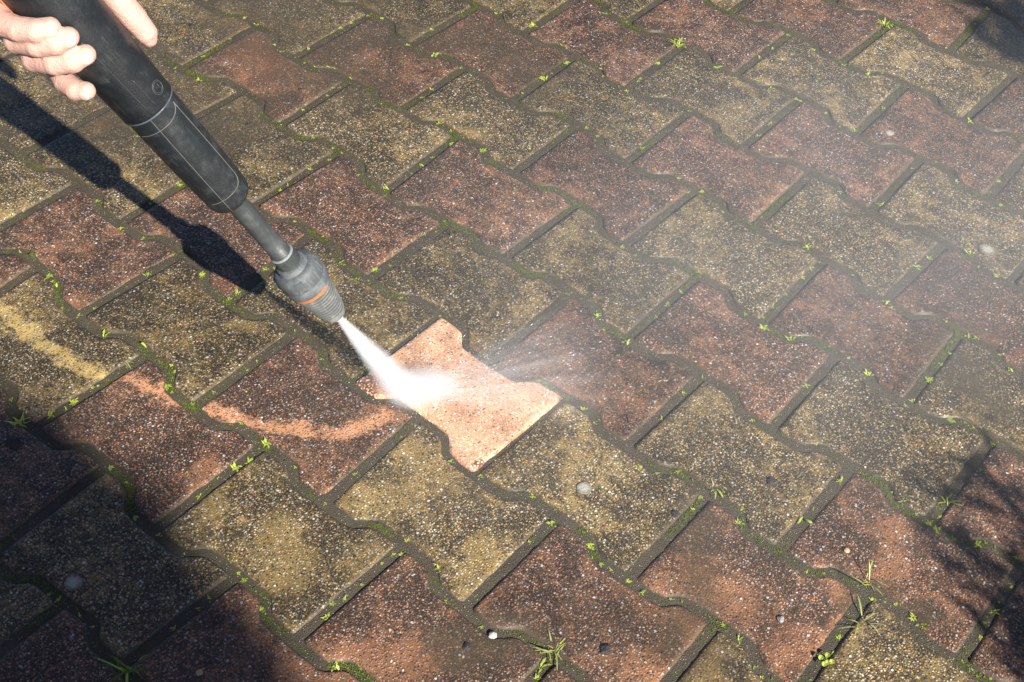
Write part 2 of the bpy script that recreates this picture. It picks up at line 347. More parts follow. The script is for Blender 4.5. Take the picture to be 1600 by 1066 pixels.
RES = [(0.2, -0.006, -0.0049, -0.0033), (0.2, 0.142, 0.0038, -0.0007), (0.0, -0.006, 0.0096, 0.0049), (0.0, 0.142, 0.013, 0.0024), (-0.2, -0.006, 0.009, -0.0045), (-0.2, 0.142, -0.0111, 0.0016), (0.4, -0.006, 0.0019, -0.0), (0.4, 0.142, 0.0026, -0.009), (0.6, 0.142, -0.0066, -0.0023), (0.1, 0.129, 0.001, -0.0078), (0.1, 0.277, 0.0014, 0.0039), (0.3, 0.129, -0.0053, 0.0053), (0.3, 0.277, -0.0018, -0.0034), (0.5, 0.129, -0.0036, -0.0068), (0.5, 0.277, -0.0021, -0.0056), (0.7, 0.129, 0.0038, 0.0059), (-0.1, 0.129, 0.003, 0.0029), (-0.1, 0.277, 0.0062, -0.0077), (-0.3, 0.277, 0.0007, 0.0098), (-0.5, 0.277, 0.0078, 0.0154), (-0.2, 0.264, 0.0037, -0.0021), (-0.2, 0.413, -0.0084, 0.005), (0.0, 0.264, -0.0001, 0.0157), (0.0, 0.413, 0.0066, 0.0058), (0.2, 0.264, -0.0017, 0.0004), (0.2, 0.413, -0.0015, -0.0012), (0.4, 0.264, 0.0057, -0.0058), (0.4, 0.413, 0.0, -0.0015), (0.6, 0.413, -0.0016, 0.0027), (-0.4, 0.264, -0.001, 0.0045), (-0.4, 0.413, -0.003, -0.0109), (-0.3, 0.4, -0.0036, 0.0142), (-0.3, 0.548, -0.0044, -0.0036), (-0.1, 0.4, 0.0025, 0.0151), (-0.1, 0.548, 0.0003, 0.0027), (0.1, 0.4, -0.0034, -0.0084), (0.1, 0.548, 0.0049, -0.0016), (0.3, 0.4, 0.0075, -0.007), (0.3, 0.548, 0.0048, -0.0045), (0.5, 0.4, -0.0017, -0.0017), (0.5, 0.548, -0.0078, -0.0063), (-0.5, 0.4, -0.0015, -0.0067), (-0.5, 0.548, 0.0004, 0.0065), (-0.2, 0.535, -0.0006, -0.0061), (-0.2, 0.683, -0.0044, -0.0091), (0.0, 0.535, -0.0003, -0.006), (0.0, 0.683, -0.0024, 0.005), (0.2, 0.535, -0.0006, 0.0057), (0.2, 0.683, -0.0018, 0.0042), (0.4, 0.535, -0.0021, -0.0022), (0.4, 0.683, 0.0037, -0.0049), (-0.4, 0.683, 0.0044, -0.0051), (-0.1, 0.671, -0.0008, -0.0058), (-0.1, 0.819, -0.0046, -0.0043), (0.1, 0.671, -0.0001, -0.0044), (0.1, 0.819, -0.0008, 0.0045), (0.3, 0.671, -0.0005, 0.0005), (0.3, 0.819, -0.0063, -0.0029), (-0.3, 0.671, 0.0014, 0.0062), (0.0, 0.806, -0.0043, -0.0005), (0.0, 0.954, -0.0019, 0.0049), (0.2, 0.806, 0.0007, -0.0066), (0.2, 0.954, -0.0054, 0.0104), (0.4, 0.806, 0.0055, -0.0034), (0.1, 0.941, -0.0044, 0.0031), (0.1, 1.09, -0.0008, 0.0044), (0.3, 0.941, 0.0022, -0.0008), (0.3, 1.09, 0.0062, 0.009), (-0.1, 0.941, 0.0003, -0.0053), (0.2, 1.077, 0.0052, 0.0081), (0.2, 1.225, -0.0052, 0.0099), (0.1, -0.142, 0.005, -0.0019), (0.1, 0.006, -0.0034, 0.005), (0.3, -0.142, -0.0007, -0.0024), (0.3, 0.006, -0.0008, -0.0026), (0.5, 0.006, -0.0032, 0.0021), (-0.1, -0.142, 0.0024, -0.0077), (-0.1, 0.006, -0.0002, 0.0049), (-0.3, -0.142, -0.007, -0.0022), (-0.3, 0.006, -0.0006, 0.0048), (-0.2, -0.277, -0.004, -0.0063), (-0.2, -0.129, 0.0028, 0.001), (0.0, -0.277, -0.0019, -0.0107), (0.0, -0.129, -0.0011, -0.0075), (0.2, -0.277, 0.0002, -0.0023), (0.2, -0.129, 0.0047, 0.0002), (-0.4, -0.129, -0.0127, 0.0077), (-0.1, -0.264, -0.0049, 0.0043), (0.1, -0.413, -0.0022, 0.0109), (0.1, -0.264, 0.0043, -0.0019)]
SPRIGS = [(0.602, 0.017), (0.734, 0.134), (0.566, -0.013), (0.402, -0.155), (0.723, 0.128), (0.399, -0.143), (0.251, -0.273), (0.553, -0.007), (0.268, -0.257), (0.072, -0.429), (0.693, 0.123), (0.107, -0.385), (0.605, 0.057), (0.608, 0.077), (0.526, 0.008), (0.599, 0.076), (0.705, 0.17), (0.494, -0.01), (0.103, -0.347), (0.326, -0.149), (0.044, -0.397), (0.654, 0.142), (0.503, 0.011), (0.701, 0.188), (0.644, 0.146), (0.204, -0.24), (0.024, -0.397), (0.703, 0.206), (0.603, 0.119), (0.151, -0.276), (0.104, -0.316), (0.623, 0.148), (0.198, -0.226), (0.701, 0.221), (0.613, 0.143), (0.458, 0.006), (0.281, -0.15), (0.602, 0.137), (-0.006, -0.4), (0.448, 0.002), (0.203, -0.214), (0.143, -0.265), (0.102, -0.302), (0.422, -0.012), (-0.018, -0.401), (0.703, 0.246), (-0.04, -0.409), (0.204, -0.191), (0.127, -0.259), (0.403, -0.01), (0.113, -0.265), (0.549, 0.132), (0.102, -0.263), (0.534, 0.121), (0.381, -0.011), (0.248, -0.126), (0.369, -0.012), (0.201, -0.159), (0.084, -0.257), (0.358, -0.012), (0.692, 0.286), (0.203, -0.143), (0.208, -0.137), (0.044, -0.283), (0.647, 0.258), (0.347, -0.002), (0.652, 0.272), (0.658, 0.279), (0.297, -0.039), (0.202, -0.121), (0.63, 0.26), (0.007, -0.284), (0.609, 0.261), (0.3, -0.005), (0.599, 0.263), (0.448, 0.128), (-0.028, -0.287), (0.605, 0.278), (0.585, 0.263), (0.497, 0.195), (0.44, 0.144), (0.401, 0.109), (0.291, 0.011), (0.106, -0.144), (0.565, 0.268), (0.397, 0.128), (0.262, 0.008), (-0.001, -0.226), (0.55, 0.272), (-0.071, -0.263), (0.499, 0.247), (0.382, 0.146), (-0.004, -0.196), (0.203, -0.007), (0.344, 0.122), (0.101, -0.095), (0.36, 0.139), (0.326, 0.116), (0.515, 0.287), (0.202, 0.007), (0.047, -0.132), (-0.0, -0.174), (-0.099, -0.262), (0.203, 0.019), (0.166, -0.013), (0.006, -0.157), (0.603, 0.409), (0.452, 0.276), (0.0, -0.129), (0.103, -0.025), (0.263, 0.121), (0.575, 0.417), (0.542, 0.389), (0.103, -0.003), (-0.048, -0.136), (0.25, 0.134), (0.204, 0.092), (-0.041, -0.128), (0.564, 0.418), (0.381, 0.256), (0.55, 0.409), (0.302, 0.189), (-0.205, -0.259), (-0.207, -0.253), (-0.199, -0.243), (0.228, 0.143), (0.5, 0.394), (0.057, -0.002), (-0.102, -0.145), (-0.201, -0.23), (0.503, 0.407), (-0.256, -0.274), (0.346, 0.281), (0.299, 0.239), (0.19, 0.141), (-0.098, -0.117), (-0.133, -0.149), (0.4, 0.343), (-0.144, -0.147), (-0.204, -0.202), (-0.002, -0.017), (-0.201, -0.197), (0.503, 0.449), (0.163, 0.142), (0.301, 0.273), (-0.157, -0.14), (0.002, 0.006), (0.445, 0.41), (0.568, 0.528), (-0.155, -0.125), (0.003, 0.02), (-0.096, -0.069), (-0.163, -0.122), (0.501, 0.481), (0.104, 0.127), (-0.097, -0.053), (-0.045, -0.001), (0.414, 0.416), (0.548, 0.544), (-0.187, -0.121), (0.501, 0.504), (0.387, 0.417), (0.203, 0.259), (0.054, 0.132), (0.345, 0.397), (0.512, 0.552), (0.504, 0.546), (-0.256, -0.143), (-0.1, 0.01), (0.168, 0.256), (0.311, 0.39), (0.472, 0.551), (0.3, 0.405), (0.204, 0.317), (0.01, 0.143), (-0.305, -0.143), (0.149, 0.272), (0.282, 0.395), (0.41, 0.527), (-0.302, -0.122), (-0.33, -0.147), (0.299, 0.428), (0.201, 0.344), (0.401, 0.53), (0.253, 0.4), (-0.046, 0.134), (-0.198, -0.005), (0.3, 0.458), (0.1, 0.276), (-0.302, -0.088), (0.201, 0.373), (0.101, 0.282), (-0.197, 0.01), (-0.303, -0.074), (-0.366, -0.129), (-0.375, -0.127), (-0.096, 0.13), (-0.108, 0.121), (0.299, 0.498), (0.482, 0.67), (0.345, 0.545), (-0.252, -0.0), (-0.3, -0.044), (-0.387, -0.124), (0.197, 0.42), (-0.103, 0.149), (0.299, 0.519), (-0.203, 0.059), (-0.197, 0.068), (0.457, 0.669), (0.399, 0.616), (-0.095, 0.166), (-0.142, 0.126), (0.301, 0.537), (0.402, 0.64), (-0.452, -0.14), (0.12, 0.389), (-0.305, 0.0), (0.437, 0.686), (-0.446, -0.122), (0.274, 0.552), (0.099, 0.391), (-0.228, 0.091), (0.421, 0.703), (-0.356, -0.005), (-0.194, 0.149), (-0.103, 0.238), (-0.096, 0.252), (-0.39, -0.012), (-0.1, 0.274), (-0.241, 0.144), (0.199, 0.561), (-0.508, -0.091), (0.155, 0.534), (-0.506, -0.073), (0.0, 0.4), (0.423, 0.802), (0.302, 0.69), (-0.402, 0.045), (-0.455, 0.002), (-0.509, -0.042), (-0.191, 0.257), (-0.506, -0.033), (0.401, 0.817), (0.25, 0.677), (0.112, 0.55), (0.098, 0.536), (-0.3, 0.174), (-0.2, 0.27), (-0.299, 0.187), (-0.402, 0.092), (0.4, 0.846), (0.357, 0.806), (0.201, 0.668), (0.073, 0.552), (-0.246, 0.265), (0.346, 0.821), (-0.197, 0.316), (-0.302, 0.231), (0.297, 0.79), (-0.198, 0.337), (-0.139, 0.395), (0.317, 0.828), (-0.306, 0.248), (-0.59, -0.015), (-0.298, 0.262), (-0.199, 0.36), (-0.295, 0.283), (0.282, 0.826), (-0.109, 0.462), (-0.158, 0.417), (-0.002, 0.571), (-0.311, 0.284), (-0.198, 0.399), (-0.099, 0.497), (-0.347, 0.282), (-0.521, 0.121), (-0.063, 0.55), (0.1, 0.705), (0.196, 0.808), (-0.22, 0.419), (-0.085, 0.555), (-0.403, 0.258), (0.175, 0.802), (-0.553, 0.126), (-0.399, 0.271), (0.099, 0.74), (-0.244, 0.423), (-0.278, 0.393), (0.307, 0.941), (-0.605, 0.092), (-0.436, 0.263), (-0.44, 0.259), (-0.299, 0.394), (0.145, 0.817), (-0.003, 0.685), (-0.402, 0.314), (0.2, 0.885), (-0.332, 0.399), (-0.345, 0.394), (-0.409, 0.341), (0.095, 0.817), (-0.212, 0.53), (-0.3, 0.45), (-0.401, 0.362), (-0.202, 0.556), (-0.096, 0.662), (-0.304, 0.474), (0.054, 0.814), (-0.407, 0.381), (-0.402, 0.388), (-0.111, 0.664), (-0.56, 0.262), (-0.101, 0.697), (-0.57, 0.255), (-0.576, 0.249), (-0.203, 0.604), (0.001, 0.798), (-0.407, 0.415), (-0.143, 0.668), (-0.308, 0.512), (0.142, 0.944), (0.156, 0.961), (-0.202, 0.622), (0.121, 0.931), (-0.155, 0.682), (-0.308, 0.541), (-0.606, 0.259), (-0.035, 0.802), (-0.445, 0.415), (-0.461, 0.4), (0.102, 0.939), (-0.102, 0.75), (-0.204, 0.657), (-0.481, 0.395), (0.279, 1.118), (-0.0, 0.868), (-0.186, 0.692), (-0.501, 0.395), (-0.599, 0.306), (-0.358, 0.54), (-0.066, 0.825), (-0.205, 0.693), (-0.506, 0.412), (-0.525, 0.393), (0.048, 0.942), (0.001, 0.9), (-0.502, 0.423), (-0.816, 0.125), (-0.608, 0.324), (0.196, 1.088), (-0.227, 0.691), (-0.01, 0.901), (-0.107, 0.809), (-0.404, 0.531), (-0.545, 0.397), (-0.239, 0.691), (-0.118, 0.817), (-0.605, 0.362), (-0.512, 0.455), (-0.002, 0.95), (-0.41, 0.567), (-0.508, 0.477), (-0.405, 0.585), (-0.507, 0.494), (0.096, 1.075), (-0.301, 0.697), (-0.601, 0.416), (0.198, 1.18), (-0.607, 0.414), (-0.505, 0.514), (-0.203, 0.806), (-0.479, 0.555), (-0.629, 0.412), (-0.506, 0.533), (-0.501, 0.546), (-0.305, 0.737), (-0.243, 0.8), (-0.363, 0.685), (-0.405, 0.654), (-0.208, 0.846), (0.194, 1.233), (0.0, 1.069)]

# ------------------------------------------------------------------ the paving
LEN, WID, AMP = 0.2, 0.1354, 0.0085
RA = np.array(RES)
def warp(x, y):
    """small laying errors of the real blocks, read off the photograph's joints"""
    d2 = (RA[:, 0] - x) ** 2 + (RA[:, 1] - y) ** 2
    k = np.exp(-d2 / (2 * .045 ** 2)); s = k.sum() + .35
    return x + float((k * RA[:, 2]).sum() / s), y + float((k * RA[:, 3]).sum() / s)

PROF = [(.0, 1.0), (.09, 1.0), (.175, .98), (.205, .84), (.235, .35), (.265, -.35), (.295, -.86), (.325, -1.0), (.41, -1.0), (.5, -1.0)]
def side(f):
    """how far the long side bulges at fraction f of the block's length (double-T outline)"""
    f = min(f, 1 - f)
    for (a, u), (b, v) in zip(PROF[:-1], PROF[1:]):
        if f <= b: return AMP * (u + (v - u) * (f - a) / (b - a))
    return -AMP
FR = [0, .05, .11, .175, .205, .235, .265, .295, .325, .41, .5, .59, .675, .705, .735, .765, .795, .825, .89, .95, 1]

def paver_outline(c, i):
    """outline of the block between joints i and i+1 of course c"""
    pts = [((i + f) * LEN, c * WID - side(f)) for f in FR] + [((i + 1) * LEN, c * WID - AMP + t * (WID + 2 * AMP)) for t in (.25, .5, .75)]
    pts += [((i + f) * LEN, (c + 1) * WID + side(f)) for f in FR[::-1]] + [(i * LEN, c * WID - AMP + t * (WID + 2 * AMP)) for t in (.75, .5, .25)]
    return [warp(x, y) for x, y in pts]

pavement = None
RIM = [(0, -.0046, 0.0), (.0017, -.0017, .12), (.0036, -.0003, .36), (.0068, 0.0, .72), (.0115, 0.0, 1.0)]     # distance in from the edge, height, edge mask
def make_paver(c, i, kind, parent, mb=None):
    clean = kind == 'clean'; r = random.Random(c * 977 + int(i * 2) * 131)
    g0 = g1 = .0050; gs = .0042
    if clean: g0 = g1 = gs = .0012
    if (c, i) == (0, 1): g0 = .0012
    if (c, i) == (0, -1): g1 = .0022
    us = [g0 + d for d, _, _ in RIM] + [f * LEN for f in FR if .10 < f < .90] + [LEN - g1 - d for d, _, _ in RIM[::-1]]
    z = r.uniform(-.0011, .0009); tx, ty = r.uniform(-.008, .008), r.uniform(-.008, .008); ph = r.uniform(0, 50)
    vs = []; at = []; nu = len(us); nv = 2 * len(RIM)
    ctr = warp((i + .5) * LEN, (c + .5) * WID)
    for u in us:
        f = u / LEN; h = side(f); slope = (side(min(1, f + .01)) - side(max(0, f - .01))) / (.02 * LEN); k = math.sqrt(1 + slope * slope)
        du = min(u - g0, LEN - g1 - u)
        cr = .0045 * max(0, 1 - du / .006) ** 2                                     # rounded corners
        for q in range(nv):
            d, zz, e = RIM[q] if q < len(RIM) else RIM[nv - 1 - q]
            y = (c * WID - h + (gs + d) * k + cr) if q < len(RIM) else ((c + 1) * WID + h - (gs + d) * k - cr)
            for (d0, z0, e0) in RIM[::-1]:
                if du <= d0 + 1e-9: zz2, e2 = z0, e0
            if (c, i) == (0, 1) and u < .1: e2 = max(e2, .75)
            if du < RIM[-1][0]: zz = min(zz, zz2); e = min(e, e2)
            x_, y_ = warp(i * LEN + u, y)
            wob = .0007 * noise.noise((x_ * 90 + ph, y_ * 90, 0)) if e < .9 else 0
            vs.append((x_ + wob, y_ + wob, z + zz + tx * (x_ - ctr[0]) + ty * (y_ - ctr[1]))); at.append(e)
    fs = [(a * nv + q, (a + 1) * nv + q, (a + 1) * nv + q + 1, a * nv + q + 1) for a in range(nu - 1) for q in range(nv - 1)]
    rim = [a * nv for a in range(nu)] + [(nu - 1) * nv + q for q in range(1, nv)] + [a * nv + nv - 1 for a in range(nu - 2, -1, -1)] + [q for q in range(nv - 2, 0, -1)]
    o = len(vs)
    for k in rim: vs.append((vs[k][0], vs[k][1], -.05)); at.append(0.0)
    n = len(rim); fs += [(rim[(k + 1) % n], rim[k], o + k, o + (k + 1) % n) for k in range(n)]
    if mb is not None: mb.add(vs, fs); mb.at.extend(at); return None
    cx, cy = ctr
    me = bpy.data.meshes.new('paver'); me.from_pydata([(x - cx, y - cy, q) for x, y, q in vs], [], fs)
    me.materials.append(M[kind]); A = me.attributes.new('edge', 'FLOAT', 'POINT'); A.data.foreach_set('value', at)
    me.polygons.foreach_set('use_smooth', [True] * len(fs)); me.update()
    ob = link('paver', me, parent); ob.location = (cx, cy, 0)
    if clean: ob['label'] = 'freshly cleaned bright orange paver under the water jet'
    return ob

# which blocks the photograph shows red (the rest are yellow grey); (course, lower joint)
RED = {(-4, 0), (-3, -1.5), (-3, .5), (-3, 2.5), (-2, -1), (-2, 1), (-2, -3), (-2, 2), (-1, -.5), (-1, -2.5), (-1, 1.5), (0, -2), (0, 2), (1, .5), (1, -1.5), (1, 2.5), (1, 3.5),
       (2, -1), (2, 1), (2, 3), (2, -3), (3, -2.5), (3, -.5), (3, 1.5), (4, -2), (4, 0), (4, 2), (5, -1.5), (5, .5), (6, -1), (6, 1), (7, -.5), (7, 1.5), (8, 0), (8, 2), (8, -1), (9, -.5), (9, .5)}
def project(x, y, z=0.0):
    v = Vector((x, y, z)) - CAM; d = v.dot(FWD)
    return (800 + 2110.5 * v.dot(RIGHT) / d, 533 + 2110.5 * v.dot(DOWN) / d, d)

# bed of soil that fills the joints: one sheet just under the block tops
xs = np.arange(-1.25, 1.20, .006); ys = np.arange(-.85, 1.65, .006)
vs = []
for y in ys:
    for x in xs:
        h = noise.noise((x * 60, y * 60, 3)) * .0011 + noise.noise((x * 190, y * 190, 8)) * .0008 + noise.noise((x * 14, y * 14, 1)) * .0012
        vs.append((x, y, -.0025 + h))
nx = len(xs)
fs = [(j * nx + k, j * nx + k + 1, (j + 1) * nx + k + 1, (j + 1) * nx + k) for j in range(len(ys) - 1) for k in range(nx - 1)]
mb = MB(); mb.v = vs; mb.f = fs
pavement = tag(mb.link('pavement', M['soil']), kind='structure')

outer = {k: MB() for k in ('red', 'yellow')}
for q in outer.values(): q.at = []
n_in = 0
PAVERS = []
for c in range(-14, 22):
    for j in range(-16, 16):
        i = j + (.5 if c % 2 else 0)
        cx, cy = (i + .5) * LEN, (c + .5) * WID
        if not (-2.4 < cx < 2.4 and -1.8 < cy < 2.7): continue
        kind = 'clean' if (c, i) == (0, 0) else ('red' if (c, i) in RED else 'yellow')
        px, py, d = project(cx, cy)
        vis = d > .3 and -130 < px < 1730 and -110 < py < 1210
        if not vis and random.Random(c * 31 + j * 7).random() < .5: kind = 'red' if kind == 'yellow' else kind
        if vis:
            make_paver(c, i, kind, pavement); PAVERS.append((c, i)); n_in += 1
        else:
            make_paver(c, i, kind, None, outer[kind])
for k, q in outer.items():
    me = q.mesh('outer_paving', M[k], False); A = me.attributes.new('edge', 'FLOAT', 'POINT'); A.data.foreach_set('value', q.at)
    tag(link('outer_paving', me, pavement), kind='stuff')
g = MB(); g.add([(-60, -60, -.03), (60, -60, -.03), (60, 60, -.03), (-60, 60, -.03)], [(0, 1, 2, 3)])
tag(g.link('ground', M['soil'], smooth=False), kind='structure')
print('pavers in view', n_in)

# ------------------------------------------------------------------ the pressure washer lance
AX = Vector((-0.272621, -0.368756, 0.888649)).normalized(); HIT = Vector((0.07055, 0.02361, 0.0))
O0 = HIT + AX * .585
EY = (CAM - O0); EY = (EY - AX * EY.dot(AX)).normalized(); EX = AX.cross(EY).normalized()    # EY towards the camera, EX to its right
if EX.dot(RIGHT) < 0: EX = -EX
def cyl(s, r, th):
    """point s metres up the lance axis from where the jet hits, r off it, th degrees round (0 facing the camera, 90 to its right)"""
    a = math.radians(th); return HIT + AX * s + (EY * math.cos(a) + EX * math.sin(a)) * r
def lathe(mb, prof, n=40, caps=True):
    vs = [cyl(s, r, 360 * k / n) for s, r in prof for k in range(n)]; m = len(prof)
    fs = [(i * n + k, i * n + (k + 1) % n, (i + 1) * n + (k + 1) % n, (i + 1) * n + k) for i in range(m - 1) for k in range(n)]
    if caps: fs += [tuple(range(n)), tuple(range((m - 1) * n, m * n))[::-1]]
    mb.add(vs, fs)
def sharp(o, ang=35):
    bm = bmesh.new(); bm.from_mesh(o.data); bmesh.ops.recalc_face_normals(bm, faces=bm.faces)
    for e in bm.edges: e.smooth = not (len(e.link_faces) == 2 and e.calc_face_angle(0) > math.radians(ang))
    bm.to_mesh(o.data); bm.free(); return o

lance = tag(empty('pressure_washer_lance', HIT + AX * .165), 'black and grey pressure washer lance held above the orange paver', 'pressure washer')
TIP = .165
m = MB(); pr = [(TIP + .0015, .0055), (TIP, .008), (TIP + .0015, .0112), (TIP + .006, .0122)]   # ribbed rubber nose
s = TIP + .0075
for k in range(10):
    r = .0130 + (.0205 - .0130) * ((k + .3) / 10) ** .8
    pr += [(s, r - .0016), (s + .0009, r + .0006), (s + .0026, r + .0007), (s + .0031, r - .0016)]; s += .0042
pr += [(s + .001, .0206), (TIP + .0535, .0212)]
lathe(m, pr, 44); sharp(m.link('spray_nozzle', M['ribbed'], lance), 30)
m = MB(); lathe(m, [(TIP + .0525, .0200), (TIP + .0525, .0213), (TIP + .0565, .0215), (TIP + .0565, .0200)], 44); sharp(m.link('ring_seat', M['rubber'], lance))
m = MB(); A_ = np.linspace(-112, 30, 26); n_ = len(A_)                          # the orange mark covers part of the way round
vs = [cyl(s_, r_, a_) for s_, r_ in ((TIP + .0522, .0205), (TIP + .0522, .0226), (TIP + .0560, .0230), (TIP + .0560, .0205)) for a_ in A_]
m.add(vs, [(i * n_ + k, i * n_ + k + 1, ((i + 1) % 4) * n_ + k + 1, ((i + 1) % 4) * n_ + k) for i in range(4) for k in range(n_ - 1)] + [(0, n_, 2 * n_, 3 * n_), (n_ - 1, 2 * n_ - 1, 3 * n_ - 1, 4 * n_ - 1)])
sharp(m.link('colour_ring', M['orange'], lance))
m = MB(); lathe(m, [(TIP + .0563, .0215), (TIP + .0563, .0236), (TIP + .0585, .0243), (TIP + .066, .0245), (TIP + .067, .0238), (TIP + .068, .0238), (TIP + .069, .0245), (TIP + .079, .0243), (TIP + .084, .0232),
                 (TIP + .0865, .0205), (TIP + .0868, .0172), (TIP + .0885, .0160), (TIP + .0915, .0155), (TIP + .0925, .0142), (TIP + .0925, .011)], 44)
sharp(m.link('nozzle_collar', M['rubber'], lance), 40)
m = MB()
for a in (150, -105, -20, 65):                                        # lugs round the collar
    p = [cyl(s_, r_, a + t) for s_, r_ in ((TIP + .071, .0236), (TIP + .0835, .0226)) for t in (-11, -4, 4, 11)]
    q = [cyl(s_, r_, a + t) for s_, r_ in ((TIP + .0718, .0255), (TIP + .0825, .0248)) for t in (-9, -3.5, 3.5, 9)]
    v = p + q
    m.add(v, [(0, 1, 5, 4), (1, 2, 6, 5), (2, 3, 7, 6), (8, 9, 13, 12), (9, 10, 14, 13), (10, 11, 15, 14), (0, 8, 9, 1), (1, 9, 10, 2), (2, 10, 11, 3), (4, 5, 13, 12), (5, 6, 14, 13), (6, 7, 15, 14), (0, 4, 12, 8), (3, 11, 15, 7)])
sharp(m.link('collar_lug', M['rubber'], lance), 50)
m = MB(); lathe(m, [(TIP + .088, .0126), (TIP + .1065, .0122), (TIP + .1068, .0122)], 36); sharp(m.link('lance_socket', M['tube'], lance))
m = MB(); lathe(m, [(TIP + .1062, .0100), (TIP + .1062, .0124), (TIP + .1068, .0127), (TIP + .1076, .0124), (TIP + .1078, .0100)], 36); m.link('locking_ring', M['ring'], lance)
m = MB(); lathe(m, [(TIP + .107, .0106), (.30, .0102), (.345, .0100), (.372, .0100)], 36); m.link('lance_tube', M['tube'], lance)
# tapered sleeve with rounded lower end
def sleeve_r(s_):
    return float(np.interp(s_, (.36, .385, .43, .49, .52), (.0211, .0226, .0237, .0242, .0243)))
m = MB(); pr = [(.3555, .0095)] + [(.3562 + .011 * (1 - math.cos(math.radians(a))), .0105 + (sleeve_r(.367) - .0105) * math.sin(math.radians(a))) for a in range(8, 91, 9)] + [(s_, sleeve_r(s_)) for s_ in (.38, .42, .46, .50, .515)]
lathe(m, pr, 48); sharp(m.link('grip_sleeve', M['sleeve'], lance), 60)
# raised outline worn pale: two long ridges joined by an arc at each end, and one ridge running past both
def ridge(pts, r=.00045): 
    q = MB(); tube(q, pts, r, 6); return q.link('seam', M['seam'], lance)
def on(s_, th, lift=.0001): return cyl(s_, sleeve_r(s_) + lift, th)
ridge([on(.4975 - .137 * t, -18 - 4 * t) for t in np.linspace(0, 1.0, 16)], .00042)
ridge([on(.485 - .096 * t, 46 + 3 * t) for t in np.linspace(0, 1, 12)] + [on(.389 - .011 * math.sin(a), 49 - 26 * (1 - math.cos(a))) for a in np.linspace(.2, 1.57, 7)] + [on(.378 - .001 * t, 23 - 80 * t) for t in np.linspace(.1, 1, 10)])
ridge([on(.485 - .0095 * math.sin(a), 46 - 46 * (1 - math.cos(a))) for a in np.linspace(0, 1.57, 9)] + [on(.4755 - .0015 * t, -75 * t) for t in np.linspace(.1, 1, 8)])
# upper handle: slightly wider, with a lip
def handle_r(s_):
    return float(np.interp(s_, (.49, .526, .585, .62), (.0254, .0265, .0292, .0300)))
m = MB(); lathe(m, [(.4900, .0240), (.4896, .0250), (.4905, .0256), (.494, .0257), (.50, .0257)] + [(s_, handle_r(s_)) for s_ in (.51, .526, .55, .585, .62, .70, .80, .90)] + [(.93, .029), (.945, .022)], 48)
sharp(m.link('handle', M['black'], lance), 50)
m = MB(); lathe(m, [(.4898, .0246), (.4893, .0254), (.4899, .02585), (.4910, .02585), (.492, .0250)], 48); m.link('handle_lip', M['seam2'] if 'seam2' in M else mat_simple('worn_lip', (.055, .066, .08), .4, .5, 200), lance)
m = MB()
for a0, s0, s1 in ((-8, .4935, .585), (10, .497, .53)):                  # moulded edges of the handle's flat top panel
    tube(m, [cyl(s_, handle_r(s_) + .0002, a0 - 6 * (s_ - .49) / .1) for s_ in np.linspace(s0, s1, 10)], .0006, 6)
m.link('panel_edge', mat_simple('moulded_edge', (.022, .024, .026), .5, .4, 300), lance)
# small round recycling mark moulded into the handle
m = MB(); sc, tc, hr = .507, 37, handle_r(.507) + .0001
def mk(u, v): return cyl(sc + v, hr, tc + math.degrees(u / hr))
tube(m, [mk(.0062 * math.cos(a), .0062 * math.sin(a)) for a in np.linspace(0, 2 * math.pi, 28)], .00035, 5)
tube(m, [mk(.0048 * math.cos(a), .0048 * math.sin(a)) for a in np.linspace(.3, 5.6, 20)], .0003, 5)
tube(m, [mk(-.0018, -.0026), mk(-.0018, .0024), mk(.0016, -.0022), mk(.0016, .0026)], .00035, 5)
m.link('moulded_mark', mat_simple('mark_plastic', (.045, .048, .05), .5, .2, 300), lance)
# orange grip shell on the far side of the handle, trigger and rear grip further up
m = MB(); S = np.linspace(.615, .90, 8); T = np.linspace(94, 262, 18)
vs = [cyl(s_, handle_r(s_) + .0028, t) for s_ in S for t in T] + [cyl(s_, handle_r(s_) - .001, t) for s_ in S for t in T]
nT = len(T); off = len(S) * nT
fs = [(i * nT + k, i * nT + k + 1, (i + 1) * nT + k + 1, (i + 1) * nT + k) for i in range(len(S) - 1) for k in range(nT - 1)]
fs += [tuple(x + off for x in f[::-1]) for f in fs]
fs += [(i * nT + e, (i + 1) * nT + e, off + (i + 1) * nT + e, off + i * nT + e) for i in range(len(S) - 1) for e in (0, nT - 1)]
fs += [(k + b, k + 1 + b, off + k + 1 + b, off + k + b) for k in range(nT - 1) for b in (0, (len(S) - 1) * nT)]
m.add(vs, fs); sharp(m.link('grip_shell', M['orange'], lance), 50)
m = MB(); tube(m, [cyl(.90, .0, 0), cyl(.95, .004, 180), cyl(.99, .03, 180), cyl(1.02, .07, 180), cyl(1.03, .12, 180)], [.027, .026, .023, .021, .019], 20); m.link('rear_grip', M['black'], lance)
m = MB(); tube(m, [cyl(.92, .03, 180), cyl(.945, .06, 180), cyl(.985, .085, 180)], [.006, .007, .005], 10); m.link('trigger', M['orange'], lance)

# ------------------------------------------------------------------ people
def limb(mb, pts):
    for (p, r), (q, s_) in zip(pts[:-1], pts[1:]): capsule(mb, p, r, q, s_)

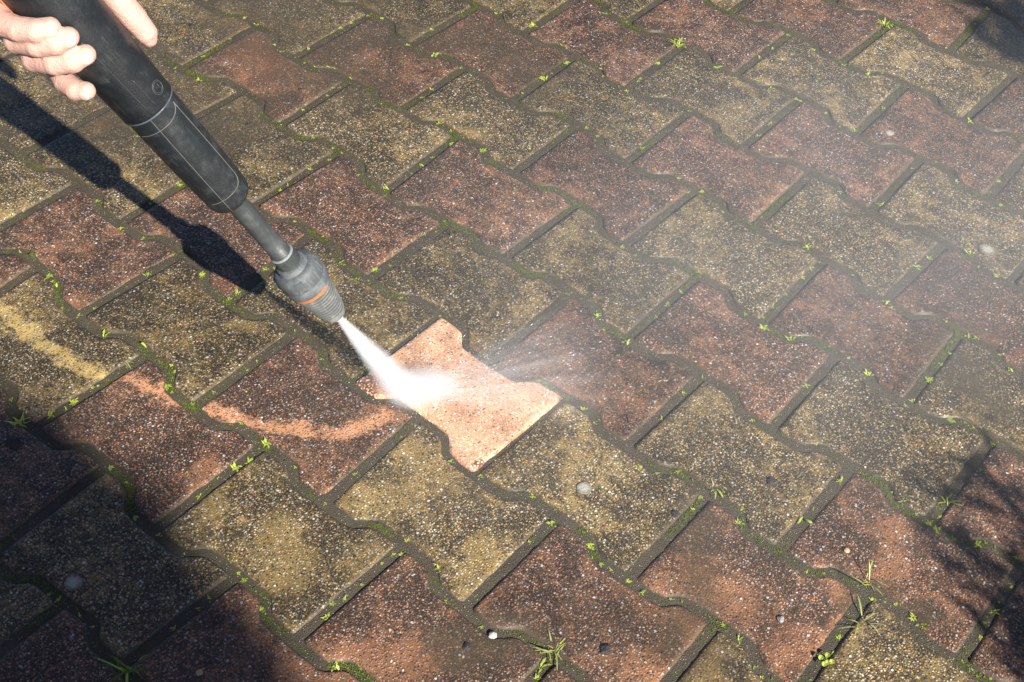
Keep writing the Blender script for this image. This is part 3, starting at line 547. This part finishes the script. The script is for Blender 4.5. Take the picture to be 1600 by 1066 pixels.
def operator():
    """the person bent over the lance; only fingers and thumb of the left hand are in the picture"""
    m = MB()
    hr = .0290
    fingers = []
    # (tip s, tip angle, radius, wrap shape): four fingers wrapped round the left of the handle, tips on its near face
    for st, tt, fr, sb in ((.6130, -27, .0108, .632), (.5985, -18, .0110, .612), (.5785, -17, .0110, .590), (.546, -56, .0098, .561)):
        a0 = tt
        pts = []
        knots = [(0.0, a0, fr * .76, fr * .80), (.17, a0 - 16, fr * .95, fr * .97), (.42, a0 - 38, fr * 1.03, fr), (.66, min(-88, a0 - 62), fr * 1.30, fr * 1.06), (.84, min(-112, a0 - 86), fr * 1.42, fr * 1.10), (1.0, -152, fr * 1.25, fr * 1.15)]
        for t, th, lift, rr in knots:
            pts.append((cyl(st + (sb - st) * t, hr + lift, th), rr))
        fingers.append(pts); limb(m, pts)
    # thumb along the right side
    th = [(cyl(.5325, hr + .0085, 95), .0070), (cyl(.539, hr + .0100, 96), .0102), (cyl(.556, hr + .0105, 98), .0120), (cyl(.572, hr + .0108, 100), .0120), (cyl(.590, hr + .0125, 107), .0122), (cyl(.612, hr + .016, 116), .0138), (cyl(.640, hr + .020, 132), .0165), (cyl(.655, hr + .022, 150), .019)]
    limb(m, th)
    # palm behind the handle and heel of the hand
    for s_ in (.572, .592, .612, .634): limb(m, [(cyl(s_, hr + .017, 208), .0145), (cyl(s_ + .012, hr + .020, 182), .017), (cyl(s_ + .02, hr + .020, 155), .016)])
    wrist = cyl(.675, .060, 170)
    limb(m, [(cyl(.60, hr + .020, 185), .018), (cyl(.64, .058, 175), .022), (wrist, .027)])
    hip = Vector((-.66, -.72, .82)); chest = Vector((-.40, -.42, 1.13)); f = Vector((.63, .77, 0)); left = Vector((-.77, .63, 0))
    shL = chest + left * .18 + Vector((0, 0, .03)); shR = chest - left * .18 + Vector((0, 0, .03))
    elb = Vector((-.44, -.09, .80)); elbR = Vector((-.22, -.62, .98)); handR = cyl(1.0, .04, 200)
    armL = [(wrist, .027), (wrist.lerp(elb, .45), .036), (elb, .041), (elb.lerp(shL, .5), .047), (shL, .058)]
    limb(m, armL); armR = [(shR, .058), (elbR, .042), (handR + Vector((-.05, -.05, .03)), .028), (handR, .036)]; limb(m, armR)
    for k in range(4): limb(m, [(handR + AX * (.03 - .02 * k), .011), (cyl(1.03 - .02 * k, .025, 120), .010), (cyl(1.03 - .02 * k, .03, 60), .009)])
    limb(m, [(handR + AX * .02, .013), (cyl(1.07, .03, 240), .011)])
    torso = [(hip, .125), (hip.lerp(chest, .45), .12), (chest, .14), (chest + Vector((.06, .07, .05)), .10)]
    limb(m, torso); limb(m, [(shL, .075), (chest, .12), (shR, .075)])
    neck = chest + Vector((.07, .085, .08)); head = neck + Vector((.09, .11, .10))
    limb(m, [(chest, .07), (neck, .056), (head, .06)])
    ellipsoid(m, head, (.078, .088, .105)); limb(m, [(head + f * .075 + Vector((0, 0, -.02)), .012), (head + f * .088 + Vector((0, 0, -.04)), .014)])
    limb(m, [(head + f * .06 + Vector((0, 0, -.075)), .03), (head + f * .05 + Vector((0, 0, -.09)), .03)])
    for sg in (1, -1): limb(m, [(head + left * .078 * sg, .012), (head + left * .082 * sg + Vector((0, 0, -.03)), .014)])
    legs = []
    for sg, foot in ((1, Vector((-.88, -.50, 0))), (-1, Vector((-.60, -.86, 0)))):
        hp = hip + left * .09 * sg; kn = Vector((foot.x + .07, foot.y + .06, .46)); an = Vector((foot.x, foot.y, .09))
        L = [(hp, .095), (hp.lerp(kn, .5), .078), (kn, .058), (kn.lerp(an, .35), .056), (an, .04)]
        limb(m, L); limb(m, [(an - Vector((0, 0, .045)), .042), (foot + f * .15 + Vector((0, 0, .03)), .03)]); legs.append((L, an, foot))
    me = bake_union(m, .0016, 2); me.materials.append(M['skin'])
    p = link('person', me)
    tag(p, 'person reaching in from the top left, bare hand wrapped round the black handle', 'person')
    # nails
    nm = mat_simple('nail', (.60, .36, .29), .32, .05, 200, .0001)
    for pts in fingers:
        a, b = pts[0][0], pts[1][0]; d = (a - b).normalized(); ctr = HIT + AX * ((a - HIT).dot(AX)); up = (a - ctr).normalized(); up = (up - d * up.dot(d)).normalized(); sd_ = d.cross(up)
        rot = Matrix((sd_, d, up)).transposed(); q = MB(); ellipsoid(q, a.lerp(b, .12) + up * pts[0][1] * .80 + d * .001, (pts[0][1] * .58, pts[0][1] * .72, .0016), 14, 8, rot); q.link('fingernail', nm, p)
    def cloth(name, parts, mat, vox=.007):
        q = MB()
        for c in parts: limb(q, c)
        e = bake_union(q, vox, 4); e.materials.append(mat); return link(name, e, p)
    j = mat_simple('orange_jacket', (.70, .12, .03), .8, .2, 90, .002); tr = mat_simple('dark_trousers', (.03, .035, .05), .85, .3, 90, .002)
    cloth('jacket', [[(a, r + .014) for a, r in armL[1:]], [(a, r + .014) for a, r in armR[:2]] + [(elbR.lerp(handR, .6), .045)], [(a, r + .02) for a, r in torso[:3]], [(shL, .09), (chest, .14), (shR, .09)]], j)
    cloth('trousers', [[(a, r + .015) for a, r in L[0]] for L in legs] + [[(hip + Vector((0, 0, -.05)), .145), (hip + Vector((.03, .03, .06)), .15)]], tr)
    bt = mat_simple('boot', (.02, .018, .016), .5, .3)
    for L, an, foot in legs: cloth('boot', [[(an + Vector((0, 0, .06)), .056), (an - Vector((0, 0, .035)), .054), (foot + f * .15 + Vector((0, 0, .037)), .042)]], bt)
    h = MB(); ellipsoid(h, head + Vector((-.012, -.015, .02)), (.087, .097, .10)); e = bake_union(h, .006, 3); e.materials.append(mat_simple('hair', (.06, .04, .025), .7, .4, 300, .003)); link('hair', e, p)
    return p
operator()

# ------------------------------------------------------------------ weeds, moss, small things on the paving
def leaf(mb, base, d, length, width, lift, curl=0.0, n=3):
    d = Vector(d).normalized(); sd_ = Vector((-d.y, d.x, 0)); sd_ = sd_.normalized() if sd_.length > 1e-4 else Vector((1, 0, 0)); vs = []
    for k in range(n + 1):
        t = k / n; p = Vector(base) + d * length * t + Vector((0, 0, lift * length * (t - curl * t * t)))
        wd = width * (math.sin(math.pi * min(1, .12 + .83 * t)) ** .8) * (1 if k < n else .15)
        vs += [p - sd_ * wd + Vector((0, 0, wd * .25)), p + sd_ * wd + Vector((0, 0, wd * .25))]
    mb.add(vs, [(2 * k, 2 * k + 1, 2 * k + 3, 2 * k + 2) for k in range(n)])

def sprig(mb, r, base=(0, 0, 0), size=.006, n=None, up=.6, slim=.2):
    n = n or r.randint(5, 10)
    for k in range(n):
        a = r.uniform(0, 2 * math.pi); L = size * r.uniform(.55, 1.2); b = Vector(base) + Vector((r.gauss(0, .25), r.gauss(0, .25), 0)) * size
        leaf(mb, b, (math.cos(a), math.sin(a), 0), L, L * r.uniform(.7, 1.3) * slim, r.uniform(.1, 1.1) * up, r.uniform(.2, .8), 2)

R5 = random.Random(5)
VAR = []
for k in range(7):
    q = MB(); sprig(q, R5, size=.0062, n=[7, 10, 6, 12, 9, 14, 8][k], up=[.9, .6, 1.2, .5, .8, .7, 1.4][k], slim=[.2, .16, .24, .15, .13, .2, .12][k]); VAR.append(q.mesh('seedling', M['leaf'], False))
rest = MB()
for k, (x, y) in enumerate(SPRIGS):
    sc = R5.choice([.3, .4, .5, .6, .7, .95]) * (1.12 if y > .5 else 1.0)
    if k < 290:
        o = link('seedling', VAR[R5.randrange(7)]); o.location = (x, y, -.0018); o.rotation_euler = (0, 0, R5.uniform(0, 6.28)); o.scale = (sc, sc, sc * R5.uniform(.7, 1.1))
        tag(o, 'tiny bright green seedling sprouting from a soil filled joint between pavers', 'seedling', 'seedlings in the paver joints')
    else: sprig(rest, R5, (x, y, -.0018), .0062 * sc)
tag(rest.link('small_weeds', M['leaf'], smooth=False), kind='stuff')

# moss: countless short blades in the joints, in drifts
mo = MB()
for c, i in PAVERS:
    P = paver_outline(c, i)
    if (c, i) == (0, 0): continue
    for k in range(len(P)):
        a = Vector(P[k - 1]); b = Vector(P[k]); L = (b - a).length
        for _ in range(int(L * 1300) + 1):
            p = a.lerp(b, R5.random())
            v = noise.noise((p.x * 13, p.y * 13, 5)) + .5 * noise.noise((p.x * 50, p.y * 50, 2))
            if v < R5.uniform(.12, .6): continue
            sprig(mo, R5, (p.x + R5.gauss(0, .0022), p.y + R5.gauss(0, .0022), -.0026), R5.uniform(.0014, .0028), R5.randint(3, 5), 1.0, .2)
tag(mo.link('moss', M['moss'], smooth=False), kind='stuff')

def grass_tuft(x, y, label, n, length, mat, spread=1.0, width=.0009, up=.9, seed=1, cat='grass tuft'):
    r = random.Random(seed); t = empty('grass_tuft', (x, y, -.002)); tag(t, label, cat)
    for k in range(n):
        q = MB(); a = r.uniform(0, 6.28); L = length * r.uniform(.5, 1.15)
        leaf(q, (x + r.gauss(0, .0025), y + r.gauss(0, .0025), -.002), (math.cos(a), math.sin(a), 0), L * spread, width * r.uniform(.7, 1.4), r.uniform(.4, 1.2) * up, r.uniform(.3, .9), 4)
        q.link('blade', M[mat] if r.random() < .75 else M['leaf'], t, False)
grass_tuft(.398, -.122, 'half dried grass tuft at the bottom edge between two red pavers', 20, .018, 'dry', width=.0006, seed=3)
grass_tuft(.404, .149, 'thin straw coloured grass tuft in the joint junction beside a dark yellow paver', 8, .016, 'dry', seed=4)
grass_tuft(.589, .152, 'pale dried grass tuft with spiky upright stems at a muddy joint junction', 10, .022, 'dry', up=1.3, width=.0007, seed=5)
grass_tuft(.606, .106, 'dry grass with long bent pale stalks above the clover plant', 7, .026, 'dry', width=.0007, seed=6)
grass_tuft(-.22, -.287, 'bright green fine bladed grass tuft at the left edge beside the shadow', 16, .014, 'leaf', width=.0007, seed=7)
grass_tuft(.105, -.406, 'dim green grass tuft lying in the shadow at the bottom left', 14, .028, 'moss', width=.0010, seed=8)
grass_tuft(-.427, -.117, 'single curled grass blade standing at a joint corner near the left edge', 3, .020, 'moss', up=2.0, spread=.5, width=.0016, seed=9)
grass_tuft(-.206, -.122, 'single upright green blade left of the swept stripe', 2, .018, 'leaf', up=2.2, spread=.5, width=.0012, seed=10)
grass_tuft(-.211, -.152, 'flattened dry straw wisps in the joint left of the swept stripe', 9, .015, 'dry', up=.3, width=.0006, seed=11)
grass_tuft(.603, .300, 'green grass tuft in the leafy shade at the right', 9, .012, 'leaf', seed=12)
grass_tuft(.497, .173, 'small pointed green weed leaf in the joint of the lower right', 4, .010, 'leaf', width=.0014, seed=13)
grass_tuft(-.108, .809, 'bushy pale yellow green grass tuft between red pavers near the top', 26, .014, 'leaf', width=.0007, up=1.1, seed=14)
grass_tuft(.096, 1.079, 'pale yellow green tuft at a joint end near the top right', 16, .016, 'leaf', width=.0009, up=1.1, seed=15)
cl = tag(empty('clover_plant', (.603, .042, -.002)), 'small clover seedling with round light green leaves near the bottom right', 'plant')
for k, a in enumerate((.3, 1.9, 3.4, 4.9, 5.7)):
    q = MB(); d = Vector((math.cos(a), math.sin(a), 0)); L = .0055 if k < 4 else .003
    tube(q, [Vector((.603, .042, -.002)), Vector((.603, .042, .004)) + d * L * .5], .0004, 5)
    c0 = Vector((.603, .042, .005)) + d * L; n_ = 10
    q.add([c0] + [c0 + Vector((math.cos(t) * .0027, math.sin(t) * .0030, .0008 * math.cos(2 * t))) for t in np.linspace(0, 6.283, n_, endpoint=False)], [(0, k2 + 1, (k2 + 1) % n_ + 1) for k2 in range(n_)])
    q.link('clover_leaf', M['leaf'], cl, False)

def blob(name, x, y, r, h, mat, seed, label, cat, z=0.0, rough=.35):
    q = MB(); ellipsoid(q, (0, 0, 0), (r, r, h), 26, 14); rr = random.Random(seed); o_ = rr.uniform(0, 50)
    q.v = [tuple(Vector(v) * (1 + rough * noise.noise((v[0] / r * 1.2 + o_, v[1] / r * 1.2, v[2] / h)) + .3 * rough * noise.noise((v[0] / r * 3 + o_, v[1] / r * 3, v[2] / h * 2)))) for v in q.v]
    o = q.link(name, mat); o.location = (x, y, z); return tag(o, label, cat)
lich = NT('lichen'); P_ = lich.obj(); nn = lich.noise(lich.pos(), 420, 5, .75)
rr0 = lich.math('ADD', lich.vm('LENGTH', lich.vm('MULTIPLY', P_, (90, 90, 0))), lich.math('MULTIPLY', lich.math('SUBTRACT', nn, .5), 1.9))
lich_m = lich.bsdf(lich.mix(lich.ss(rr0, .25, 1.0), lich.mix(nn, (.20, .18, .14), (.46, .44, .37)), lich.mix(nn, (.03, .026, .018), (.14, .11, .07))), .85, lich.bump(nn, .0016))
blob('lichen_patch', .451, .705, .0115, .0010, lich_m, 1, 'round cream coloured lichen spot on the paver at the right edge', 'lichen')
blob('lichen_patch', .297, .053, .0085, .0010, lich_m, 2, 'pale grey lichen spot on the dark yellow paver below the orange one', 'lichen')
blob('lichen_patch', -.010, -.378, .0105, .0010, lich_m, 3, 'whitish lichen spot on the shaded paver at the bottom left', 'lichen')
blob('lichen_patch', .236, .837, .0062, .0010, lich_m, 4, 'small pinkish white lichen spot on a red paver at the upper right', 'lichen')
dirt = mat_simple('dark_dirt', (.022, .018, .018), .7, .6, 500, .0015)
for k, (x, y, r, lb) in enumerate(((-.437, .345, .005, 'black dirt lump on the red paver right of the thumb'), (.432, -.088, .0095, 'large black dirt lump near the dried grass at the bottom'),
        (.444, .196, .009, 'dark dirt lump on the muddy yellow paver at the lower right'), (-.669, .346, .006, 'dark lump on the wet stained pavers above the thumb'), (-.095, .331, .005, 'small dark crumb on the red paver at the centre top'),
        (-.431, .239, .006, 'brown crumb of dirt beside the middle of the lance'), (.33, -.176, .008, 'smeared black dirt lump on the red paver at the bottom'), (.391, .091, .006, 'dark crumb lying in the joint at the lower right'),
        (-.203, -.309, .012, 'flat dark brown dirt clod at the left edge beside the shadow'))):
    blob('dirt_lump', x, y, r * .6, r * .26, dirt, 20 + k, lb, 'dirt lump', .0003, .6)
for k, (x, y, r, col, lb) in enumerate(((.341, -.149, .0046, (.36, .36, .33), 'white pebble lying in the joint at the bottom centre'), (.159, -.363, .0038, (.36, .26, .12), 'square tan pebble on the shaded red paver at the bottom left'),
        (.552, .171, .0036, (.34, .25, .13), 'oval tan pebble on the red paver at the lower right'), (.544, .054, .0042, (.20, .20, .195), 'round grey pebble on the red paver near the clover'))):
    blob('pebble', x, y, r * .85, r * .45, mat_simple('pebble_stone', col, .5, .2, 300), 40 + k, lb, 'pebble', .0005, .4)

# ------------------------------------------------------------------ a tree and shrubs standing out of the picture; their shade falls into its corners
def back(x, y, t): return Vector((x, y, 0)) - LDIR * t                # the point t metres up the sun ray that ends at (x, y)
def woody(name, base, limbs, clumps, label, seed, leafsize, trunk_r, bark, leafmat, lean=None, slim=.3):
    """limbs: branch end points; clumps: (centre, radius, number of leaves)"""
    rr = random.Random(seed); t = tag(empty(name, base), label, name.replace('_', ' '))
    st = MB(); base = Vector(base)
    for e in limbs:
        e = Vector(e); m1 = base + Vector((0, 0, (e.z) * .45)) + (e - base) * .12; m2 = m1.lerp(e, .55) + Vector((0, 0, .06 * e.z))
        tube(st, [base, m1, m2, e], [trunk_r, trunk_r * .8, trunk_r * .45, trunk_r * .12], 10)
    st.link('trunk' if name == 'tree' else 'stem', bark, t)
    fo = MB()
    for cen, r, n in clumps:
        cen = Vector(cen)
        for k in range(n):
            while True:
                v = Vector((rr.uniform(-1, 1), rr.uniform(-1, 1), rr.uniform(-1, 1)))
                if v.length < 1: break
            a = rr.uniform(0, 6.28) if lean is None else rr.gauss(*lean); L = leafsize * rr.uniform(.6, 1.3)
            leaf(fo, cen + v * r, (math.cos(a), math.sin(a), 0), L, L * slim, rr.uniform(-.9, .9), .3, 2)
    f_ = fo.link('crown' if name == 'tree' else 'foliage', leafmat, t, False); f_['kind'] = 'stuff'
bark = mat_simple('bark', (.12, .085, .055), .85, .4, 60, .004)
T_ = 5.2
cl_ = [(back(x, y, T_ + dt), r, n) for x, y, r, n, dt in ((.12, -.485, .175, 3300, 0), (-.04, -.475, .17, 3200, .2), (-.20, -.53, .20, 3600, -.1), (-.36, -.50, .16, 2300, .1), (.0, -.50, .17, 3000, .3), (.02, -.74, .27, 3500, 0), (.28, -.66, .20, 1500, .1), (-.4, -.78, .28, 1400, 0), (.4, -.95, .3, 1300, .1),
      (0, -1.2, .4, 1600, .3), (-.7, -1.1, .4, 1500, 0), (.5, -1.5, .4, 1400, -.2), (-.3, -1.7, .5, 1800, 0))]
woody('tree', (3.9, -2.5, 0), [c[0] for c in cl_[::2]], cl_, 'small leafy tree standing beyond the shrubs, its crown shading the lower left pavers', 3, .06, .06, bark, M['shrub'])
rr_ = random.Random(8); cl_ = []
for k in range(190):
    v = rr_.random() ** .75; x = .585 + .33 * v + rr_.gauss(0, .03); y = .335 - .20 * v + rr_.gauss(0, .05)
    cl_.append((back(x, y, rr_.uniform(1.0, 1.35)), .012, 2 if v < .5 else 4))
for k in range(40): cl_.append((back(.84 + rr_.gauss(0, .05), .30 + rr_.gauss(0, .06), rr_.uniform(1.0, 1.3)), .03, 14))
woody('shrub', (1.62, -.09, 0), [c[0] for c in cl_[::7]], cl_, 'leafy shrub beyond the right edge dappling the lower right pavers with shade', 5, .042, .010, bark, M['shrub'], (0, .45), .13)
cl_ = []
for k in range(22):
    v = rr_.random(); cl_.append((back(.20 + .2 * v + rr_.gauss(0, .02), 1.27 - .16 * v + rr_.gauss(0, .03), rr_.uniform(1.6, 2.2)), .035, 16))
woody('shrub', (1.75, .72, 0), [c[0] for c in cl_[::3]], cl_, 'leafy shrub beyond the top right corner shading the paving there', 6, .03, .012, bark, M['shrub'])

# ------------------------------------------------------------------ water: the jet, its splash and the drifting spray
def mat_jet(L, r0, r1):
    N = NT('jet_water'); P = N.obj(); sp = N.n('ShaderNodeSeparateXYZ'); N.set(sp.inputs[0], P)
    t = N.math('MULTIPLY', sp.outputs[2], 1 / L, clamp=True)
    r = N.math('MULTIPLY_ADD', t, r1 - r0, r0)
    rho = N.math('DIVIDE', N.vm('LENGTH', N.vm('MULTIPLY', P, (1, 1, 0))), r)
    fall = N.ss(rho, .0, 1.0, 1, 0)
    mp = N.n('ShaderNodeMapping'); N.set(mp.inputs[0], P); mp.inputs['Scale'].default_value = (260, 260, 22)
    st = N.ss(N.noise(mp.outputs[0], 1.0, 3), .25, .75, .55, 1.25)
    den = N.math('MULTIPLY', N.math('DIVIDE', N.math('MULTIPLY_ADD', t, -1.6, JET_K), r), N.math('MULTIPLY', fall, st))
    v = N.n('ShaderNodeVolumePrincipled'); N.set(v.inputs['Color'], (.985, .99, 1.0)); N.set(v.inputs['Density'], den); N.set(v.inputs['Anisotropy'], 0.0)
    N.t.links.new(v.outputs[0], N.out.inputs['Volume']); return N.m
JET_K = 2.7
axis_pts = Vector(HIT) + AX * (TIP + .001)
JL = TIP + .012
jet = MB(); n_ = 28; r0, r1 = .0034, .031
rings = [(0, r0), (JL * .25, r0 + (r1 - r0) * .25), (JL * .5, r0 + (r1 - r0) * .5), (JL * .75, r0 + (r1 - r0) * .75), (JL, r1)]
vs = [(r_ * math.cos(2 * math.pi * k / n_), r_ * math.sin(2 * math.pi * k / n_), z_) for z_, r_ in rings for k in range(n_)]
fs = [(i * n_ + k, i * n_ + (k + 1) % n_, (i + 1) * n_ + (k + 1) % n_, (i + 1) * n_ + k) for i in range(4) for k in range(n_)] + [tuple(range(n_))[::-1], tuple(range(4 * n_, 5 * n_))]
jet.add(vs, fs)
jo = jet.link('water_jet', mat_jet(JL, r0, r1)); jo.location = axis_pts; jo.rotation_euler = (-AX).to_track_quat('Z', 'Y').to_euler()
tag(jo, 'white cone of water spraying from the nozzle onto the orange paver', 'water jet')

SDIR = Vector((.62, .785, 0)).normalized()
def mat_splash(k_core, k_fan):
    N = NT('splash_water'); P = N.obj(); sp = N.n('ShaderNodeSeparateXYZ'); N.set(sp.inputs[0], P)
    x, y, z = sp.outputs
    core = N.vm('LENGTH', N.vm('MULTIPLY', N.vm('SUBTRACT', P, (.010, 0, .006)), (1 / .062, 1 / .036, 1 / .034)))
    c = N.math('MULTIPLY', N.ss(core, .0, 1.0, 1, 0), k_core)
    xx = N.math('MAXIMUM', x, .004)
    az = N.math('DIVIDE', y, N.math('ADD', xx, .02)); el = N.math('DIVIDE', z, N.math('ADD', xx, .02))
    cb = N.n('ShaderNodeCombineXYZ'); N.set(cb.inputs[0], N.math('MULTIPLY', xx, 5)); N.set(cb.inputs[1], N.math('MULTIPLY', az, 17)); N.set(cb.inputs[2], N.math('MULTIPLY', el, 17))
    st = N.ss(N.noise(cb.outputs[0], 1.0, 4, .65), .36, .70, .08, 1.0)
    f = N.math('MULTIPLY', st, N.math('POWER', 2.718, N.math('MULTIPLY', xx, -14)))
    f = N.math('MULTIPLY', f, N.math('MULTIPLY', N.ss(N.math('ABSOLUTE', az), .05, .60, 1, 0), N.ss(el, .0, .30, 1, 0)))
    f = N.math('MULTIPLY', N.math('MULTIPLY', f, N.ss(x, .004, .03)), N.ss(x, .16, .27, k_fan, 0))
    den = N.math('ADD', c, f)
    v = N.n('ShaderNodeVolumePrincipled'); N.set(v.inputs['Color'], (.985, .99, 1)); N.set(v.inputs['Density'], den)
    N.t.links.new(v.outputs[0], N.out.inputs['Volume']); return N.m
q = MB(); ellipsoid(q, (.115, 0, .055), (.165, .12, .075), 28, 16)
q.v = [(x, y, max(z, .0022)) for x, y, z in q.v]
so = q.link('water_splash', mat_splash(62, 125)); so.location = (HIT.x, HIT.y, 0.002); so.rotation_euler = (0, 0, math.atan2(SDIR.y, SDIR.x))
tag(so, 'white burst of splashing water fanning to the right across the orange paver', 'splash')

def mat_mist():
    N = NT('spray_mist'); P = N.obj()
    r = N.vm('LENGTH', N.vm('MULTIPLY', P, (1 / .80, 1 / .55, 1 / .24)))
    d = N.math('MULTIPLY', N.ss(r, .05, 1.0, 1, 0), N.ss(N.noise(P, 4.5, 5, .65), .3, .75, .45, 1.3))
    v = N.n('ShaderNodeVolumePrincipled'); N.set(v.inputs['Color'], (.94, .97, 1)); N.set(v.inputs['Density'], N.math('MULTIPLY', d, MIST_K))
    N.t.links.new(v.outputs[0], N.out.inputs['Volume']); return N.m
MIST_K = .6
q = MB(); ellipsoid(q, (0, 0, 0), (.82, .57, .26), 32, 18); q.v = [(x, y, max(z, -.096)) for x, y, z in q.v]
mi = q.link('spray_mist', mat_mist()); mi.location = (.36, .46, .10); mi.rotation_euler = (0, 0, math.atan2(.86, .40))
tag(mi, kind='stuff')

# drops thrown out by the jet: thousands of little beads and short streaks of water
dr = MB(); rd = random.Random(12)
for k in range(900):
    u = abs(rd.gauss(0, .10)) + .01; a = math.atan2(SDIR.y, SDIR.x) + rd.gauss(0, .42) if rd.random() < .8 else rd.uniform(0, 6.28)
    if rd.random() < .25: u *= .45
    d = Vector((math.cos(a), math.sin(a), rd.uniform(.02, .40))); p = HIT + d * u + Vector((0, 0, .003)); r_ = rd.uniform(.00015, .00042); L = r_ * rd.choice((1.2, 2, 4, 7))
    x_, y_, z_ = basis(d)
    dr.add([p - z_ * L, p + x_ * r_, p + y_ * r_, p - x_ * r_, p - y_ * r_, p + z_ * L], [(0, 2, 1), (0, 3, 2), (0, 4, 3), (0, 1, 4), (5, 1, 2), (5, 2, 3), (5, 3, 4), (5, 4, 1)])
wd = NT('water_drop'); wd_m = wd.bsdf((.86, .89, .92), .15, Transmission_Weight=.35, IOR=1.33)
tag(dr.link('water_droplets', wd_m), kind='stuff')
